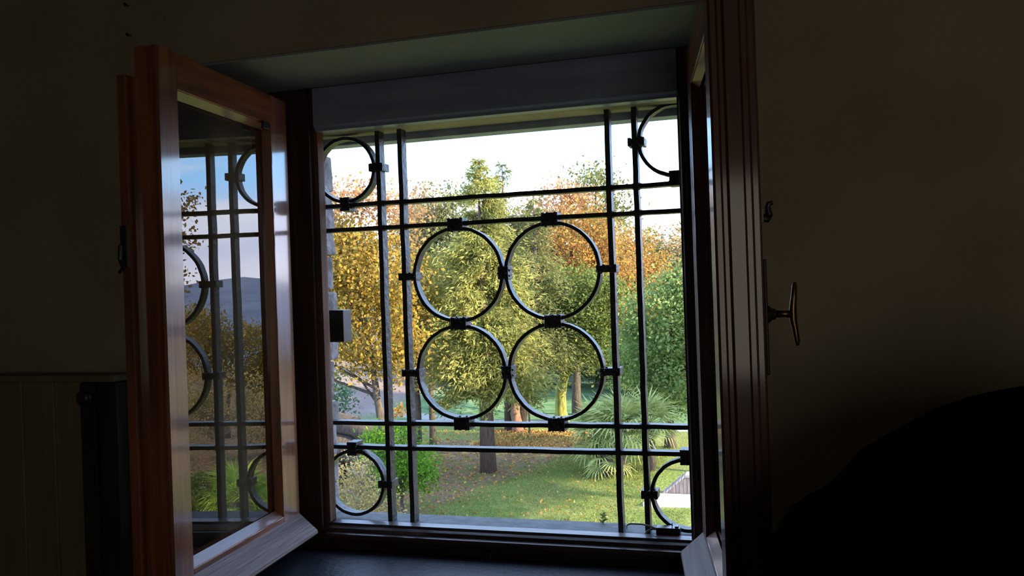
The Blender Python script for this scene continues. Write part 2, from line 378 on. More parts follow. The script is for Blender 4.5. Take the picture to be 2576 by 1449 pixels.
pb = [(-.086, ZB), (-.112, ZB-.002), (-.117, ZB-.008), (-.126, ZB-.012), (-.128, ZB-.020), (-.142, ZB-.0225), (-.1455, ZB-.027), (-.1455, ZB-.034), (-.138, ZB-.038), (-.134, -.572), (-.086, -.572)]; pb = [(q[0]+DY, q[1]) for q in pb]
MB().prism(pb, along_x, XL+.0001, XR-.0001).build('bottom_rail', WOODD, W)
# striker pin on the bottom rail
kp = MB().box((-.040, -.100, -.560), (-.020, -.0845, -.5555)).box((-.034, -.096, -.572), (-.027, -.086, -.560))
kp.build('striker_plate', BRASS, W, bevel=.0008)
# scratchy wire hanging at upper right of frame
# ================================================================== IRON GRILLE
G = empty('window_grille', (0, 0, 0), 'black wrought-iron grille of crossed bars and rings outside the window', 'grille')
bw = .0062
vx = [-.3367, -.2729, .2766, .3430]; hz = [.3220, .2571, -.2608, -.3257]
BD = .030
def wob(seed, a0, a1, n=26, amp=.0007):
    rr = random.Random(seed); return [(a0+(a1-a0)*i/n, rr.uniform(-amp, amp)) for i in range(n+1)]
for i, x in enumerate(vx):
    m = MB(); st = wob(i, -.5235, .516)
    ring_ = []
    for (z, d) in st:
        ring_ += [(x-bw+d, 0, z), (x+bw+d, 0, z), (x+bw+d, BD, z), (x-bw+d, BD, z)]
    fs = [(k*4+j, k*4+(j+1) % 4, k*4+4+(j+1) % 4, k*4+4+j) for k in range(len(st)-1) for j in range(4)]
    m.add(ring_, fs+[(3,2,1,0), tuple(range(len(ring_)-4, len(ring_)))])
    m.build('upright_bar', IRON, G, bevel=0)
for i, z in enumerate(hz):
    m = MB(); st = wob(10+i, -.534, .534)
    ring_ = []
    for (x, d) in st:
        ring_ += [(x, .002, z-bw*.85+d), (x, BD+.002, z-bw*.85+d), (x, BD+.002, z+bw*.85+d), (x, .002, z+bw*.85+d)]
    fs = [(k*4+j, k*4+(j+1) % 4, k*4+4+(j+1) % 4, k*4+4+j) for k in range(len(st)-1) for j in range(4)]
    m.add(ring_, fs+[(3,2,1,0), tuple(range(len(ring_)-4, len(ring_)))])
    m.build('cross_bar', IRON, G)
# swollen eyes where bars pass through each other
for i, x in enumerate(vx):
    for j, z in enumerate(hz):
        m = MB(); prof = [(.0065, -.013), (.0095, -.006), (.0100, 0), (.0095, .006), (.0065, .013)]
        m.lathe(prof, (x, .012, z), (1, 0, 0), 8)
        m.build('bar_eye', IRON, G)
def iron_ring(cx, cz, R, seed):
    rr = random.Random(seed); n = 56; m = MB(); vv = []; th = .0042
    for k in range(n):
        t_ = 2*math.pi*k/n; c, s = math.cos(t_), math.sin(t_); w_ = rr.uniform(-.0005, .0005)
        ri, ro = R-2*th+w_, R+w_
        vv += [(cx+ri*c, .003, cz+ri*s), (cx+ro*c, .003, cz+ro*s), (cx+ro*c, .031, cz+ro*s), (cx+ri*c, .031, cz+ri*s)]
    fs = [(k*4+j, k*4+(j+1) % 4, ((k+1) % n)*4+(j+1) % 4, ((k+1) % n)*4+j) for k in range(n) for j in range(4)]
    m.add(vv, fs); return m.build('iron_ring', IRON, G)
rings = [(-.125,.125,.124),(.125,.125,.124),(-.125,-.127,.124),(.125,-.127,.124),
         (-.436,.417,.089),(.437,.428,.089),(-.440,-.421,.089),(.440,-.424,.089)]
for k, (x, z, r_) in enumerate(rings): iron_ring(x, z, r_, 40+k)
# collars: length along the joined direction L, width W
def collar(cx, cz, lx, lz, name='collar'):
    m = MB()
    m.box((cx-lx, -.003, cz-lz), (cx+lx, .036, cz+lz))
    if lx > lz:
        for s in (-1, 1): m.box((cx+s*lx-.004, -.0055, cz-lz-.002), (cx+s*lx+.004, .038, cz+lz+.002))
        m.box((cx-lx*.55, -.005, cz-lz-.0012), (cx+lx*.55, .037, cz+lz+.0012))
    else:
        for s in (-1, 1): m.box((cx-lx-.002, -.0055, cz+s*lz-.004), (cx+lx+.002, .038, cz+s*lz+.004))
        m.box((cx-lx-.0012, -.005, cz-lz*.55), (cx+lx+.0012, .037, cz+lz*.55))
    rr = random.Random(int((cx+2)*1000+cz*777))
    for k in range(9):   # hammered bumps
        px_, pz_ = cx+rr.uniform(-lx, lx), cz+rr.uniform(-lz, lz); m.lathe([(.0045,0),(.004,.003),(.002,.0045)], (px_, -.004, pz_), (0,-1,0), 6)
    for k in range(8):
        t_ = k*.785+.3; m.lathe([(.0036,0),(.003,.0035),(.001,.005)], (cx+lx*max(-1, min(1, 1.35*math.cos(t_))), .006, cz+lz*max(-1, min(1, 1.35*math.sin(t_)))), (math.cos(t_), 0, math.sin(t_)), 6)
    return m.build(name, IRON, G, bevel=.0010, seg=1)
for (x, z) in ((-.125,.2535),(.125,.2535),(-.125,-.2575),(.125,-.2575)): collar(x, z, .017, .015)
for (x, z) in ((-.125,-.001),(.125,-.001)): collar(x, z, .017, .0145)
for (x, z) in ((0,.125),(0,-.127)): collar(x, z, .012, .012)
for (x, z) in ((-.262,.125),(-.262,-.127),(.264,.125),(.264,-.127)): collar(x, z, .021, .0075)
for (x, z) in ((-.342,.417),(.347,.428),(-.346,-.421),(.350,-.424)): collar(x, z, .016, .008)
for (x, z) in ((-.436,.325),(.437,.334),(-.440,-.329),(.440,-.332)): collar(x, z, .012, .014)
# bolt block at left edge of the grille
bl = MB().box((-.5250, .004, -.0435), (-.4560, .050, .0425)).build('hinge_block', BLKM, bevel=.0015)
tag(bl, 'dark square metal block jutting from the left stone reveal behind the grille', 'bracket')

# ================================================================== SASHES
def sash(name, origin, ang, sg, Wd, g0, g1, gb, gt, zb, zt, T, label, astr, mats=(WOODV, WOODH)):
    r = bpy.data.objects.new(name, None); COL.objects.link(r); r.location = origin; r.rotation_euler = (0, 0, ang); r['label'] = label; r.parent = W
    V, H = mats
    def P(u, v_, z): return (u, -sg*v_, z)     # v_ = depth into the room side
    def bx(m, u0, u1, v0, v1, z0, z1):
        ya, yb = sorted((-sg*v0, -sg*v1)); m.box((u0, ya, z0), (u1, yb, z1)); return m
    # hinge stile and free stile with stepped profile
    bx(MB(), 0, g0, 0, T, zb, zt).build('stile', V, r, bevel=.003)
    prof = [(g1, 0), (Wd-.004, 0), (Wd, .004), (Wd, .012), (Wd-.006, .016), (Wd-.006, .022), (Wd, .026), (Wd, T-.012), (Wd-.005, T-.008), (Wd-.005, T), (g1, T)]
    MB().prism([(p[0], -sg*p[1]) for p in prof], along_z, zb, zt).build('stile', V, r)
    bx(MB(), g0, g1, 0, T, gt, zt).build('top_rail', H, r, bevel=.002)
    bx(MB(), g0, g1, 0, T, zb, gb).build('bottom_rail', H, r, bevel=.002)
    # glazing beads, sloping towards the glass
    for (z0, z1) in ((gt-.014, gt), ):
        m = MB(); m.prism([(-sg*.004, z1), (-sg*.018, z0), (-sg*.020, z1)], along_x, g0, g1); m.build('glazing_bead', H, r)
    m = MB(); m.prism([(-sg*.002, gb), (-sg*.019, gb+.016), (-sg*.021, gb)], along_x, g0, g1); m.build('glazing_bead', H, r)
    for (u0, u1) in ((g0, g0+.010), (g1-.010, g1)):
        m = MB(); e0, e1 = (u0, u1) if u0 == g0 else (u1, u0)
        m.prism([(e0, -sg*.003), (e1, -sg*.019), (e0, -sg*.021)], along_z, gb, gt); m.build('glazing_bead', V, r)
    bx(MB(), g0-.004, g1+.004, .0215, .0255, gb-.004, gt+.004).build('glass_pane', GLASS, r)
    for (u0, u1) in ((g0, g0+.012), (g1-.012, g1)):
        bx(MB(), u0, u1, .027, .045, gb, gt).build('inner_bead', V, r)
    for (z0, z1) in ((gb, gb+.012), (gt-.012, gt)):
        bx(MB(), g0+.012, g1-.012, .027, .045, z0, z1).build('inner_bead', H, r)
    # drip board along the foot of the outer face
    zt_ = gb-.012
    prof = [(0, zt_), (sg*.048, zt_-.042), (sg*.050, zt_-.050), (sg*.042, zt_-.056), (sg*.010, zt_-.050), (0, zt_-.056)]
    d = MB().prism(prof, along_x, 0.004, Wd-.010).build('drip_board', WOODRAW, r, bevel=.0015); d['label'] = 'weathered greyish sloping drip board'
    # astragal strip on room side of the free stile
    if astr:
        u0, u1, z0, z1, th = astr
        bx(MB(), u0, u1, T, T+th, z0, z1).build('cover_strip', V, r, bevel=.004)
    return r, bx
thL = -0.09208
oL = (-.5105+math.sin(thL)*.05, -.2+math.cos(thL)*.05, 0)
angL = math.atan2(-math.cos(thL), -math.sin(thL))
LS, bx = sash('sash', oL, angL, 1, .548, .087, .482, -.452, .504, -.548, .578, .052,
     'left casement sash of reddish wood swung open, its pane mirroring the grille', (.512, .570, -.548, .520, .022))
# latch hook on left cover strip
m = MB(); m.tube([(.572,-.066,.195),(.582,-.066,.190),(.585,-.066,.165),(.578,-.066,.150),(.590,-.066,.140)], [.006,.006,.005,.004,.003], 8); m.box((.570,-.072,.150),(.576,-.060,.230))
lk = m.build('latch_hook', BLKM, LS, bevel=0)
# small metal clip at the top of the left pane
MB().box((.105,.000,.488),(.135,.006,.506)).build('clip', BLKM, LS, bevel=.001)
ph = math.radians(9.0)
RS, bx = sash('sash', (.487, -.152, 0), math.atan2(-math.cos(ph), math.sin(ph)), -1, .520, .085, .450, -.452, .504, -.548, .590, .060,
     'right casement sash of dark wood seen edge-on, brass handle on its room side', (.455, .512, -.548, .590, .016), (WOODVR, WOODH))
# espagnolette plate, T handle and catch on the right sash (+v = room side, local y = +v for sg=-1)
v0 = .076
m = MB(); m.box((.470, v0, -.070), (.506, v0+.0055, .118)); m.build('lock_plate', BLKM, RS, bevel=.0025)
hd = MB(); hd.lathe([(.013,0),(.014,.004),(.010,.008),(.0085,.014)], (.488, v0+.0055, .028), (0,1,0), 18)
hd.build('handle_rose', BLKM, RS, smooth=False)
hn = MB(); yb = v0+.018
hn.tube([(.488,yb,.028),(.488,yb+.016,.028),(.488,yb+.028,.027)], [.0062,.0055,.0065], 12)
hn.tube([(.486,yb+.034,.079),(.487,yb+.033,.074),(.488,yb+.031,.055),(.488,yb+.029,.036),(.488,yb+.029,.018),(.488,yb+.032,.000),(.489,yb+.034,-.018),(.490,yb+.034,-.024)], [.002,.0042,.0050,.0062,.0062,.0050,.0045,.002], 12)
h_ = hn.build('handle', BRASS, RS, smooth=True); h_['label'] = 'T-shaped brass handle'
ct = MB(); ct.box((.476, v0, .178), (.500, v0+.004, .200))
ct.tube([(.488,v0+.002,.186),(.488,v0+.012,.185),(.488,v0+.015,.190),(.488,v0+.013,.203),(.488,v0+.015,.209),(.488,v0+.021,.210)], [.007,.0075,.006,.0045,.0045,.0035], 10)
ct.build('catch', BLKM, RS, smooth=False)
MB().box((.514,.014,.545),(.5245,.034,.590)).build('top_keeper', BLKM, RS, bevel=.001)

# ================================================================== small things in the reveal
B = MB(); B.box((.367, -.0315, -.5195), (.423, -.0045, -.4945)); B.box((.411,-.028,-.4945),(.419,-.009,-.4905)); B.tube([(.404,-.02,-.4945),(.404,-.02,-.484)],.0012,6)
pb_ = B.build('metal_block', BLKM, bevel=.0015)
tag(pb_, 'small dark block lying on the outer stone sill at the lower right corner', 'block')
wr = MB()
wr.tube([(.372,-.030,-.500),(.350,-.015,-.4955),(.330,-.005,-.495),(.300,.010,-.499),(.286,.035,-.510),(.283,.05,-.5215)], .0022, 8)
wr.tube([(.367,-.016,-.502),(.354,-.018,-.502),(.343,-.020,-.508),(.338,-.022,-.5185)], .0024, 8)
WIREM = pbr('pale_cable', (.28,.27,.22), (.38,.36,.30), .5, 20)
tag(wr.build('cable', WIREM, smooth=True), 'thin pale cable arching over the outer sill beside the dark block', 'cable')
# little seedling at sill edge
sd_ = MB(); rr = random.Random(5)
for k in range(22):
    a_ = rr.uniform(0, 6.28); l = rr.uniform(.006, .018); zz = rr.uniform(0, .022)
    c = Vector((.215, .095, -.525+zz)); d_ = Vector((math.cos(a_), math.sin(a_)*.5, rr.uniform(.1, .9))).normalized(); s_ = d_.cross(Vector((0, 1, 0))).normalized()*.0022
    sd_.add([c, c+d_*l*.5+s_, c+d_*l, c+d_*l*.5-s_], [(0,1,2,3)])
sd_.tube([(.215,.095,-.528),(.216,.095,-.515),(.214,.095,-.503)], .0008, 5)
tag(sd_.build('weed_sprig', L_GRN), 'tiny green sprig growing at the edge of the outer sill', 'plant')

# ================================================================== panelled box at lower left of the room wall
PB = empty('boarded_cabinet', (-1.30, -.40, FZ), 'low cabinet front of upright painted boards against the wall, left of the window', 'cabinet')
zt = -.088-FZ
xw0 = -.62
edges = [-.62, -.50, -.385, -.27, -.155, -.04, .065, .170, .268, .355]
for k in range(len(edges)-1):
    MB().box((edges[k]+.0012, .0, .0), (edges[k+1]-.0012, .068, zt-.016)).build('board', PANEL, PB, bevel=.0022, seg=1)
MB().box((-.63, -.008, zt-.016), (.455, .068, zt)).build('top_ledge', PANEL, PB, bevel=.003)
MB().box((.357, -.012, 0), (.400, .068, zt-.018)).build('corner_post', PANELD, PB, bevel=.003)
MB().box((.402, -.004, 0), (.436, .068, zt-.018)).build('corner_post', PANELD, PB, bevel=.003)
MB().box((.438, -.010, 0), (.462, .068, zt-.018)).build('corner_post', PANELD, PB, bevel=.003)
kb = MB().lathe([(.006,0),(.007,.010),(.015,.015),(.020,.024),(.018,.033),(.008,.038)], (.395, -.012, zt-.050), (0,-1,0), 20)
k_ = kb.build('knob', BLKM, PB, smooth=True); k_['label'] = 'round glossy black knob'
# two nails in the wall above the left sash
for (x, z) in ((-.828, .734), (-.831, .807)):
    tag(MB().lathe([(.0015,0),(.0015,.012),(.004,.013),(.0035,.016),(.001,.017)], (x, -.330, z), (0,-1,0), 10).build('nail', BLKM),
        'black nail head in the plaster, %s of two over the left sash' % ('lower' if z < .77 else 'upper'), 'nail')

# ================================================================== armchair silhouette, lower right
AC = empty('armchair', (1.10, -.872, FZ), 'black high-backed armchair in the dark at the lower right', 'armchair')
def X(x, z): return (x-1.10, z-FZ)
outl = [(-.475,-1.17),(-.466,-.36),(-.456,-.264),(-.432,-.225),(-.405,-.205),(-.385,-.195),(-.365,-.175),(-.343,-.147),(-.300,-.120),(-.248,-.090),(-.207,-.074),(-.176,-.066),(-.10,-.052),(0,-.045)]
full = outl+[(-x, z) for x, z in outl[::-1][1:]]
bk = MB().prism([(x, z-FZ) for x, z in full], lambda a_, b_, t_: (a_, t_, b_), -.13, .02)
bk.build('backrest', BLACKLEATHER, AC, bevel=.018, seg=3)
MB().box((-.36, .024, .20), (.36, .48, .42)).build('seat', BLACKLEATHER, AC, bevel=.03, seg=3)
for s in (-1, 1):
    m = MB(); a0, a1 = sorted((s*.365, s*.460)); m.box((a0, .024, .12), (a1, .36, .66)); m.build('armrest', BLACKLEATHER, AC, bevel=.03, seg=3)
    for yy in (-.08, .40):
        MB().lathe([(.018,0),(.024,.12),(.026,.21)], (s*.32, yy, 0), (0,0,1), 10).build('leg', PANELD, AC)

# ================================================================== OUTDOORS: vegetation builders
def leaves_mesh(name, C, size, rng, elong=1.6, droop=0.0, out=None):
    n = len(C); d = rng.normal(size=(n, 3))
    if out is not None: d = d*.7+out
    d[:, 2] -= droop; d /= np.linalg.norm(d, axis=1)[:, None]+1e-9
    r = rng.normal(size=(n, 3)); s = np.cross(d, r); s /= np.linalg.norm(s, axis=1)[:, None]+1e-9
    L = (size*rng.uniform(.6, 1.3, n))[:, None]; Wd = L/elong*.5
    v = np.stack([C, C+d*L*.5+s*Wd, C+d*L, C+d*L*.5-s*Wd], 1).reshape(-1, 3).astype(np.float32)
    me = bpy.data.meshes.new(name); me.vertices.add(4*n); me.vertices.foreach_set('co', v.ravel())
    me.loops.add(4*n); me.loops.foreach_set('vertex_index', np.arange(4*n, dtype=np.int32))
    me.polygons.add(n); me.polygons.foreach_set('loop_start', np.arange(0, 4*n, 4, dtype=np.int32))
    me.polygons.foreach_set('loop_total', np.full(n, 4, dtype=np.int32)); me.update(calc_edges=True); return me
def cloud(blobs, n, rng, clump=.25, per=40, shell=.55):
    """leaf points: clumps spread over ellipsoids, biased to the outside"""
    vol = np.array([b[3]*b[4]*b[5] for b in blobs])**(2/3); vol /= vol.sum()
    C = []; D = []
    for b, w_ in zip(blobs, vol):
        k = max(3, int(n*w_/per)); d = rng.normal(size=(k, 3)); d /= np.linalg.norm(d, axis=1)[:, None]
        rad = rng.uniform(shell, 1.0, k)[:, None]; cc = d*rad*np.array(b[3:6])+np.array(b[:3])
        sz = clump*rng.uniform(.5, 1.4, k)
        pts = np.repeat(cc, per, 0)+rng.normal(size=(k*per, 3))*np.repeat(sz, per)[:, None]*np.array([1, 1, .75])
        C.append(pts); D.append(cc)
    return np.concatenate(C), np.concatenate(D)
def tree(name, base, blobs, n, leaf, bark, label, size=.10, clump=.25, per=40, trunk=.16, lean=(0, 0), fork=.45, nb=10, seed=1, cat='tree', group=None, elong=1.6, shell=.55, droop=0, extra=None, parts=True):
    rng = np.random.default_rng(seed); rr = random.Random(seed)
    root = empty(name, base, label, cat, group); bv = np.array(base)
    bl = [tuple(np.array(b[:3])-bv)+tuple(b[3:6]) for b in blobs]
    C, D = cloud(bl, n, rng, clump, per, shell)
    me = leaves_mesh('foliage', C, size, rng, elong, droop); link('foliage', me, leaf, root, 'stuff')
    if extra:
        C2, _ = cloud([tuple(np.array(b[:3])-bv)+tuple(b[3:6]) for b in extra[0]], extra[1], rng, clump, per, .1)
        link('foliage', leaves_mesh('foliage', C2, size, rng, elong, droop), extra[2], root, 'stuff')
    top = max(b[2]+b[5]*.6 for b in bl); cx = np.mean([b[0] for b in bl]); cy = np.mean([b[1] for b in bl])
    pts = []; rad = []; ns = 9
    for k in range(ns+1):
        t_ = k/ns; z_ = -.15+(top+.15)*t_
        pts.append((cx*t_**1.6+rr.uniform(-1, 1)*trunk*.35*(k > 0), cy*t_**1.6, z_)); rad.append(trunk*(1-.8*t_)*(1.35 if k == 0 else 1))
    MB().tube(pts, rad, 8).build('trunk', bark, root, smooth=True)
    m = MB(); idx = rng.choice(len(D), min(nb, len(D)), replace=False)
    for i in idx:
        e_ = Vector(D[i]); t_ = min(.95, max(fork, (e_.z*.75)/top)); q_ = t_*ns; k0 = int(q_); s_ = Vector(pts[k0]).lerp(Vector(pts[min(k0+1, ns)]), q_-k0)
        mid = s_.lerp(e_, .5)+Vector((rr.uniform(-.15,.15), rr.uniform(-.15,.15), rr.uniform(0,.25)))
        m.tube([s_, mid, e_], [trunk*.32, trunk*.2, trunk*.05], 5)
    m.build('branches', bark, root, smooth=True)
    return root
def conifer(name, base, height, rad, n, leaf, bark, label, trunk=.18, bare=1.3, seed=1, size=.11, group=None, tops=((0, 0, 1.0),), cat='tree', flat=1.0):
    rng = np.random.default_rng(seed); rr = random.Random(seed); root = empty(name, base, label, cat, group)
    P = []; O = []; m = MB()
    for (ox, oy, hs) in tops:
        H = height*hs; m.tube([(ox*.2, oy*.2, -.1), (ox*.8, oy*.8, H*.3), (ox, oy, H*.65), (ox, oy, H)], [trunk*1.25, trunk*.85, trunk*.4, .012], 8)
        nl = 34
        for k in range(nl):
            t_ = k/(nl-1); z = bare+(H-bare)*t_**.95; R0 = rad*(1-t_)**.75*(.85 if t_ > .05 else .75)+.12
            for j in range(int(7-3*t_)):
                a_ = rr.uniform(0, 6.283); Rb = R0*rr.uniform(.55, 1.12); u_ = np.array([math.cos(a_), math.sin(a_)*flat, 0])
                cnt = int(n*(Rb/rad)/(nl*4*len(tops)))+6; s_ = rng.uniform(.12, 1, cnt)**.75
                sp_ = rng.normal(size=(cnt, 3))*np.array([.13, .13, .10])*(0.35+1.1*s_[:, None])*min(1, Rb)
                c = np.array([ox, oy, z])+u_*(Rb*s_)[:, None]+np.array([0, 0, 1])*(.22*Rb*np.sin(s_*2.2)-.34*Rb*s_**2)[:, None]+sp_
                P.append(c); O.append(np.repeat(u_[None]*.9, cnt, 0))
                if j < 2 and Rb > .3: m.tube([(ox, oy, z), (ox+u_[0]*Rb*.5, oy+u_[1]*Rb*.5, z+.1*Rb), (ox+u_[0]*Rb*.9, oy+u_[1]*Rb*.9, z-.1*Rb)], [.03, .018, .005], 4)
    link('foliage', leaves_mesh('foliage', np.concatenate(P), size, rng, 4.5, .45, np.concatenate(O)), leaf, root, 'stuff')
    m.build('trunk', bark, root, smooth=True); return root

# 1 yellow tree at the left
tree('yellow_leaf_tree', (-8.5, 17.2, GZ), [(-9.4,17.3,-.6,1.5,1.2,1.6),(-8.4,17.0,.5,1.0,1.0,1.2),(-10.4,17.6,1.0,1.4,1.2,1.4),(-8.2,17.2,-1.1,.8,.8,1.0),(-9.5,17,.9,1.3,1,.9),(-11.6,18,-.4,1.4,1.2,1.8)], 26000, L_YEL, BARK,
     'tall tree thick with golden yellow leaves at the left side of the view', size=.105, clump=.26, trunk=.13, fork=.3, nb=16, seed=11,
     extra=([(-9.4,17.2,2.4,1.5,1.0,.85),(-8.1,17.4,2.0,.8,.6,.9)], 2600, L_PNK))
# 2, 3 conifers in the middle
conifer('pale_conifer', (-7.1, 20.6, GZ), 8.5, 2.15, 75000, L_CON, BARK2, 'tall feathery yellow-green conifer with a straight trunk on the slope', .20, 2.05, 21, .17)
conifer('dark_conifer', (-8.4, 27.0, GZ), 9.3, 2.2, 42000, L_CON2, BARK, 'darker conifer standing behind the feathery yellow-green one', .2, 2.2, 22, .18, tops=((0, 0, 1.0), (1.0, .3, .86)))
# 4 orange tree
tree('orange_leaf_tree', (-6.9, 31.0, GZ), [(-6.9,31,1.6,1.7,1.4,1.9),(-5.8,31,.6,1.3,1.2,1.3),(-8.2,31,.8,1.1,1.1,1.3),(-6.9,31,-.8,1.9,1.4,1.3)], 21000, L_AUT, BARK,
     'autumn tree with orange and pink-brown leaves behind the ironwork rings at right', size=.13, clump=.30, trunk=.2, nb=18, seed=31,
     extra=([(-6.9,31,3.5,1.2,1.0,.8)], 1500, L_PNK))
# 5 mossy tree
tree('mossy_trunk_tree', (-7.05, 29.0, GZ), [(-7.2,28.8,-1.4,1.6,1.3,1.2),(-5.8,28.6,-1.7,1.3,1.2,1.2),(-6.5,28.8,-.2,1.7,1.3,1.0),(-5.4,28.4,-.6,1.2,1.1,1.2),(-8.4,29,-1.0,.9,1.0,.8)], 22000, L_GRN, BARKM,
     'broad green tree with a sunlit yellow mossy trunk near the right-hand rings', size=.12, clump=.28, trunk=.24, nb=18, seed=41, fork=.3)
# 6 deep green trees at right
tree('deep_green_tree', (-2.6, 24.4, GZ), [(-2.6,24.2,-1.2,1.2,1.2,1.5),(-1.2,24.2,-1.2,1.5,1.3,1.8),(-3.2,24.4,-2.2,1.0,1.0,1.1),(-2.2,24,-3.0,1.3,1.0,.8),(-2.0,24.4,-.1,.9,.9,.8)], 26000, L_DRK, BARK,
     'dense dark green leafy tree at the right edge behind the palm', size=.11, clump=.24, trunk=.16, nb=16, seed=51, fork=.25)
tree('small_orange_tree', (-5.3, 35.5, GZ), [(-5.4,35.5,1.2,1.4,1.2,1.4),(-4.4,35.5,-.2,1.3,1.2,1.3),(-6.2,35.5,0,1.2,1.1,1.3)], 10000, L_AUT, BARK,
     'pinkish orange tree between the dark green tree and the big orange one', size=.13, clump=.3, trunk=.14, nb=10, seed=61)
tree('golden_bush', (-3.6, 38.0, GZ), [(-3.6,38,-.2,1.0,1.0,.9),(-3.4,38,-1.5,1.4,1.2,1.3)], 7000, L_YEL, BARK,
     'bright golden bush glowing at the right edge above the dark green tree', size=.13, clump=.25, trunk=.1, nb=8, seed=62)
tree('red_leaf_shrub', (-7.55, 26.4, GZ), [(-7.65,26.4,-1.95,.42,.4,.42),(-7.75,26.6,-2.5,.3,.3,.4)], 900, L_RED, BARK,
     'small red-leaved sapling showing through the lower right ring', size=.11, clump=.14, trunk=.04, nb=5, seed=63, per=25)
# trunk in sunlight with exposed roots
tree('rust_bark_tree', (-8.1, 26.8, GZ), [(-8.3,26.9,-1.9,.7,.7,.4),(-9.2,27,-1.8,.8,.7,.6)], 3000, L_GRN, BARKR,
     'tree with a rust-coloured sunlit trunk rising from leaf litter, centre', size=.11, clump=.22, trunk=.21, nb=6, seed=64)
# 8 bright shrub
tree('fresh_green_shrub', (-7.55, 15.9, GZ), [(-7.6,15.9,-3.15,.52,.45,.42),(-8.15,15.9,-3.4,.40,.4,.34),(-7.15,15.9,-3.7,.48,.45,.42),(-7.7,15.9,-3.95,.62,.5,.42),(-6.95,15.85,-4.1,.25,.3,.3)], 6500, L_BRT, BARK,
     'bright green multi-stemmed shrub by the lower left corner of the grille', size=.085, clump=.12, trunk=.05, nb=14, seed=71, fork=.15, cat='shrub', elong=2.2, per=26,
     extra=([(-7.6,15.9,-2.62,.26,.2,.12)], 200, L_AUT))
# 11 dry shrub
tree('dry_shrub', (-7.75, 14.2, GZ), [(-7.8,14.2,-3.75,.65,.5,.55),(-7.5,14.2,-4.3,.8,.5,.4)], 2200, L_DRY, BARKP,
     'dry brownish shrub with pale twigs seen through the lower left ring', size=.06, clump=.12, trunk=.025, nb=46, seed=72, fork=.05, cat='shrub', per=16, shell=.2)
# fallen log mound
m = MB(); pts = [(-13.2,19.6,-3.75),(-12,19.4,-3.45),(-11,19.1,-3.36),(-10.2,18.9,-3.45),(-9.4,18.7,-3.75),(-8.6,18.5,-4.05),(-7.9,18.4,-4.4)]
m.tube(pts, [.30,.32,.30,.27,.24,.20,.12], 12)
m.tube([(-11.0,19.0,-3.6),(-10.7,18.6,-4.2),(-10.6,18.4,-4.95)], [.24,.26,.34], 9)
m.tube([(-9.8,18.8,-3.8),(-9.4,18.2,-4.3),(-9.3,18.0,-4.95)], [.2,.2,.26], 9)
m.tube([(-12.6,19.5,-3.8),(-12.4,19.2,-4.95)], [.3,.5], 9)
m.tube([(-13,19.3,-4.1),(-11.6,19.0,-3.95),(-10.4,18.8,-4.05),(-9.3,18.5,-4.35),(-8.7,18.4,-4.7)], [.4,.42,.38,.3,.2], 10)
me = m.mesh('fallen_trunk'); lg = link('fallen_trunk', me, BARK)
for p in me.polygons: p.use_smooth = True
tag(lg, 'thick dark fallen tree trunk resting across the slope at the left', 'log')
tree('blue_green_bush', (-13.2, 22.2, GZ), [(-12.7,22,-3.1,.9,.7,.8),(-13.6,22,-3.6,1.0,.8,1.0)], 3500, leafmat('blue_green_leaves', [(.10,.19,.10),(.15,.25,.14),(.07,.14,.07)], .35), BARK,
     'blue-green bush behind the fallen trunk, beside the left stone reveal', size=.11, clump=.2, trunk=.06, nb=8, seed=73, cat='bush')
# extra thin tree trunks behind yellow tree
for k, (x, y) in enumerate(((-9.1, 20.5), (-9.9, 23.5))):
    tree('slim_tree', (x, y, GZ), [(x-.2,y,-.8,.9,.8,1.0),(x+.1,y,.3,.8,.7,.9)], 4200, (L_YEL, L_GRN)[k], BARK,
         'slim dark-trunked tree with %s leaves just right of the golden tree' % (('yellow', 'dull green')[k]), size=.11, clump=.24, trunk=.12, nb=8, seed=80+k)

# far belt of trees, each a thing of its own
belt = []
rb = random.Random(9)
for i in range(15):
    belt.append((-37+i*2.55+rb.uniform(-.6,.6), rb.uniform(43, 50), rb.uniform(4.2, 6.6) if i < 12 else rb.uniform(2.2, 3.6), i % 3))
protos = {}
def far_tree(x, y, top, kind, lab, sc=1.0, group='belt of distant park trees'):
    key = kind
    if key not in protos:
        mats_ = (L_FAR, L_FAR2, L_CON2)
        r = tree('distant_tree', (0, 0, 0), [(0,0,6.2,2.0,1.7,2.0),(1.2,0,4.4,1.7,1.6,1.8),(-1.3,0,4.0,1.7,1.6,1.8),(0,.2,8.2,1.3,1.2,1.4),(0,0,2.4,2.2,1.6,1.5)], 14000, mats_[kind], BARK, lab, size=.19, clump=.42, trunk=.2, nb=14, seed=90+kind, group=group)
        protos[key] = r
    else:
        s = protos[key]; r = s.copy(); COL.objects.link(r)
        for ch in s.children:
            c = ch.copy(); COL.objects.link(c); c.parent = r
    r.location = (x, y, GZ-.1); z = (top-GZ)/9.4; r.scale = (sc*1.05, sc, z); r.rotation_euler = (0, 0, rb.uniform(-.5, .5)+(0 if x % 2 < 1 else 3.14)); r['label'] = lab; r['group'] = group
    return r
for (x, y, top, kd) in belt:
    far_tree(x, y, top, kd, ('hazy olive-green tree in the distant belt behind the conifers', 'hazy tan autumn tree in the distant belt behind the conifers', 'hazy dark green tree in the distant belt behind the conifers')[kd], 1.0, ('olive trees', 'tan trees', 'dark green trees')[kd]+' in the distant belt')
for i in range(9):
    x = -26+i*3.0+rb.uniform(-.5, .5); kd = (i*2) % 3
    far_tree(x, rb.uniform(36, 40), rb.uniform(-1.2, .6), kd, ('hazy olive-green bushy tree under the distant belt', 'tan autumn bushy tree under the distant belt', 'dark bushy tree under the distant belt')[kd], .9, ('olive', 'tan', 'dark')[kd]+' bushy trees below the distant belt') if x > -15.5 else None

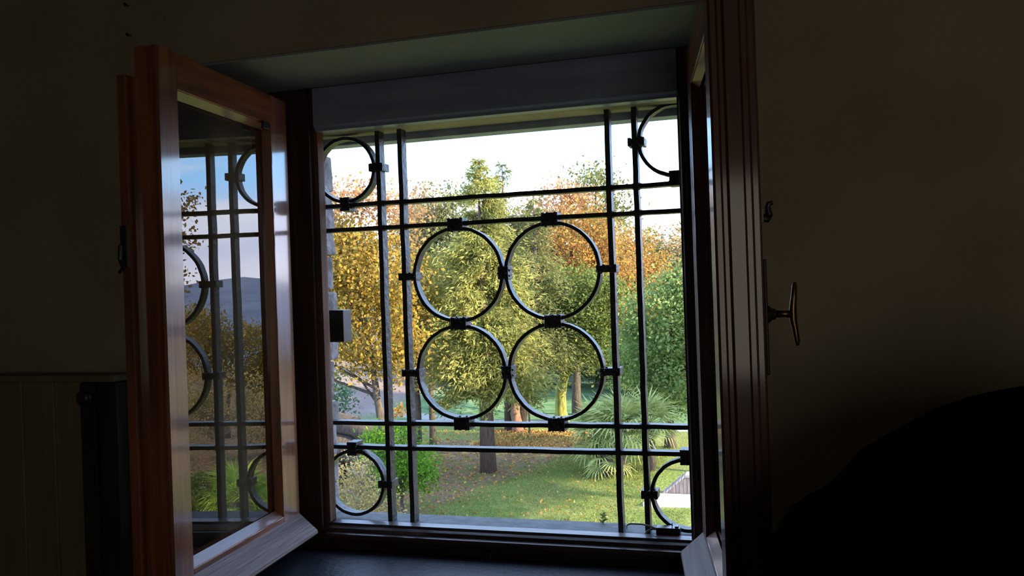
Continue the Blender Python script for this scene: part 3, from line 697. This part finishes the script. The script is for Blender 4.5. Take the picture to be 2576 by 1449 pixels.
# 13 fan palms
def frond_mesh(seed, R=.62, n=17):
    rr = random.Random(seed); m = MB()
    m.tube([(0,0,0),(.18,0,.03),(.40,0,.02)], [.008,.007,.006], 4)
    for k in range(n):
        a_ = R_(-105+210*k/(n-1)); l = R*(.72+.28*math.cos(a_*.8))*rr.uniform(.9, 1.05)
        c = Vector((.40, 0, .02)); d = Vector((math.cos(a_), math.sin(a_), .10)); s = Vector((-math.sin(a_), math.cos(a_), 0))*.021
        dr = Vector((0,0,-1)); p1 = c+d*l*.55; p2 = c+d*l+dr*l*rr.uniform(.12, .42)
        m.add([c, p1+s, p2, p1-s+Vector((0,0,.012))], [(0,1,2,3)])
    me = m.mesh('frond'); return me
FM = [frond_mesh(i) for i in range(4)]
for q in FM: q.materials.append(L_PALM)
FMB = [frond_mesh(20+i, .5) for i in range(3)]
for q in FMB: q.materials.append(L_PALMB)
def palm(loc, n, h, label, meshes, scale=1.0, seed=0, group=None, trunk=.11):
    rr = random.Random(seed); r = empty('fan_palm', loc, label, 'palm', group)
    m = MB(); pts = [(0,0,-.1),(.02,0,h*.5),(0,0,h)]; m.tube(pts, [trunk*1.2, trunk, trunk*1.3], 9); m.build('trunk', BARK, r, smooth=True)
    for k in range(n):
        o = link('frond', meshes[k % len(meshes)], None, r); e_ = 1.25-1.9*(k/n)+rr.uniform(-.15,.15)
        o.location = (0, 0, h-.05+.1*(1-k/n)); o.rotation_euler = (rr.uniform(-.5,.5), -e_, k*2.399+rr.uniform(-.2,.2)); s = scale*rr.uniform(.85, 1.12); o.scale = (s, s, s)
    return r
palm((-4.05, 20.7, GZ), 30, 1.05, 'shaggy fan palm, left stem of the clump on the lawn', FM, 1.02, 1)
palm((-3.35, 20.4, GZ), 32, 1.30, 'shaggy fan palm, tallest middle stem of the clump on the lawn', FM, 1.08, 2)
palm((-2.70, 21.0, GZ), 28, 1.25, 'shaggy fan palm, right stem of the clump on the lawn', FM, 1.0, 3)
palm((-3.7, 20.2, GZ), 22, .60, 'low drooping fan palm in front of the lawn clump', FM, .85, 4)

# ---- things to the right, which the left pane mirrors
palm((6.85, 15.9, GZ), 34, .55, 'bright fan palm on its own, mirrored in the left pane', FMB, 1.1, 6)
tree('tan_undergrowth', (10.9, 23.6, GZ), [(9.6,23.6,-3.4,1.3,.8,1.2),(11.2,23.6,-3.2,1.4,.8,1.4),(12.8,23.8,-3.1,1.2,.8,1.4)], 7500, L_DRY, BARKP,
     'tangled tan undergrowth with pale stems, mirrored in the left pane', size=.09, clump=.2, trunk=.045, nb=70, seed=101, cat='undergrowth', fork=.05, shell=.2)
tree('dark_ground_bush', (8.6, 17.8, GZ), [(8.7,17.9,-4.5,1.0,.6,.40),(8.2,16.8,-4.6,.8,.5,.3)], 3500, L_GRN, BARK, 'low dark bush mirrored at the foot of the left pane', size=.08, clump=.14, trunk=.04, nb=8, seed=102, cat='bush')
tree('golden_tree', (12.4, 27.6, GZ), [(11.6,27.5,-2.0,1.4,1.0,1.2),(13.3,27.5,-1.5,1.3,1.0,1.3),(10.4,27.5,-2.6,1.0,.8,.8)], 16000, L_YEL, BARK,
     'golden-leaved tree mirrored at mid height in the left pane', size=.11, clump=.24, trunk=.12, nb=14, seed=103)
tree('russet_tree', (6.5, 11.0, GZ), [(5.75,11,.42,.50,.4,.42),(5.55,11,1.62,.42,.4,.22),(5.65,11,1.05,.5,.5,.14),(5.75,11.1,-.5,.8,.5,.5),(6.9,11,.9,.9,.8,1.2)], 5200, L_AUT, BARK,
     'thin russet-leaved tree mirrored at the edge of the left pane', size=.075, clump=.12, trunk=.09, nb=30, seed=104, per=18)
# trees added out of view, crowns set high to shade the lawn
SHADE_PINES = [(12.3, 12.6), (12.0, 16.2), (12.6, 19.2)]
for k, (x, y) in enumerate(SHADE_PINES):
    tree('added_shade_pine', (x, y, GZ), [(x,y,GZ+9.6,1.9,2.3,1.5),(x+1.2,y+.6,GZ+10.6,1.8,1.8,1.3),(x-.8,y-.6,GZ+9.9,1.5,1.7,1.2)], 15000, L_CON2, BARK,
         ('tall pine added out of view to shade the lawn, nearest the house', 'tall pine added out of view to shade the lawn, middle of three', 'tall pine added out of view to shade the lawn, farthest from the house')[k], size=.20, clump=.35, trunk=.2, nb=14, seed=110+k, fork=.7, shell=.2)
# ================================================================== low wall with coping and boarded face, lower right
LW = empty('low_garden_wall', (-1.93, 16.6, GZ), 'sunlit low garden wall with pale coping and boarded face, lower right', 'wall')
CONC = pbr('sunlit_concrete', (.26,.22,.21), (.38,.33,.31), .85, 6, bump=.4)
BRD = pbr('grey_boards', (.17,.135,.12), (.30,.24,.21), .85, 8, bump=.4, stretch=(4,4,.5))
LW.location = (-2.06, 18.45, GZ)
TH = .36
def topz(x): return .08+min(x/.50, 1)*.43
XE = 4.2
MB().hexa([(0,0,0),(.5,0,0),(.5,TH,0),(0,TH,0),(0,0,topz(0)-.06),(.5,0,topz(.5)-.06),(.5,TH,topz(.5)-.06),(0,TH,topz(0)-.06)]).build('wall_body', CONC, LW)
MB().box((.501,0,0), (XE,TH,topz(1)-.06)).build('wall_body', CONC, LW)
xa = -.02; k = 0
while xa < XE:
    xb = xa+(.075 if xa < .45 else .24); g_ = .004; j_ = random.uniform(0, .008)
    za, zb_ = topz(max(xa, 0)), topz(max(xb, 0))
    MB().hexa([(xa+g_,-.03,za-.059),(xb-g_,-.03,zb_-.059),(xb-g_,TH+.03,zb_-.059),(xa+g_,TH+.03,za-.059),(xa+g_,-.03,za+j_),(xb-g_,-.03,zb_+j_),(xb-g_,TH+.03,zb_+j_),(xa+g_,TH+.03,za+j_)]).build('coping_stone', CONC, LW, bevel=.006, seg=1)
    xa = xb
xa = .02
while xa < 3.0:
    xb = xa+.09; j_ = random.uniform(.012, .024)
    MB().hexa([(xa+.004,-j_,0),(xb-.004,-j_,0),(xb-.004,-.001,0),(xa+.004,-.001,0),(xa+.004,-j_,topz(xa)-.062),(xb-.004,-j_,topz(xb)-.062),(xb-.004,-.001,topz(xb)-.062),(xa+.004,-.001,topz(xa)-.062)]).build('board', BRD, LW)
    xa = xb
PAVE = pbr('pale_paving', (.62,.58,.52), (.80,.76,.70), .8, 5, bump=.3)
pv = MB(); pv.hexa([(-2.40,17.5,GZ-.1),(3,17.3,GZ-.1),(3,18.40,GZ-.1),(-2.15,18.40,GZ-.1),(-2.40,17.5,GZ+.075),(3,17.3,GZ+.075),(3,18.40,GZ+.075),(-2.15,18.40,GZ+.075)])
pv.build('paving', PAVE, kind='structure')

# ================================================================== leaf litter and grass
rng = np.random.default_rng(5)
def scatter(n, x0, x1, y0, y1, cond):
    x = rng.uniform(x0, x1, n*3); y = rng.uniform(y0, y1, n*3); k = cond(x, y); x = x[k][:n]; y = y[k][:n]
    z = np.array([gheight(a_, b_) for a_, b_ in zip(x, y)])+.012; return np.stack([x, y, z], 1)
P = scatter(5000, -12, -4.6, 15, 27, lambda x, y: (x < -7+(y-16)*.22+rng.normal(0, .5, len(x))))
P2 = scatter(5000, -8.9, -4.8, 24.2, 27, lambda x, y: x < 99)
P3 = scatter(900, -7, -2.6, 15, 24, lambda x, y: x < 99)
lf = link('leaf_litter', leaves_mesh('leaf_litter', np.concatenate([P, P2, P3]), .075, rng, 1.4, 0), L_FALL); lf['kind'] = 'stuff'
tag(lf, 'orange and brown fallen leaves strewn over the bare earth and lawn', 'leaves')
P = scatter(42000, -7.6, -1.3, 14.6, 24.5, lambda x, y: (x > -7+(y-16)*.22+rng.normal(0, .25, len(x))) & ~((x > -2.45) & (y > 17.2)))
gm = leaves_mesh('lawn_grass', P, .055, rng, 5, -1.6); gr = link('lawn_grass', gm, L_GRASS); gr['kind'] = 'stuff'
tag(gr, 'short green grass covering the shaded lawn below the window', 'grass')
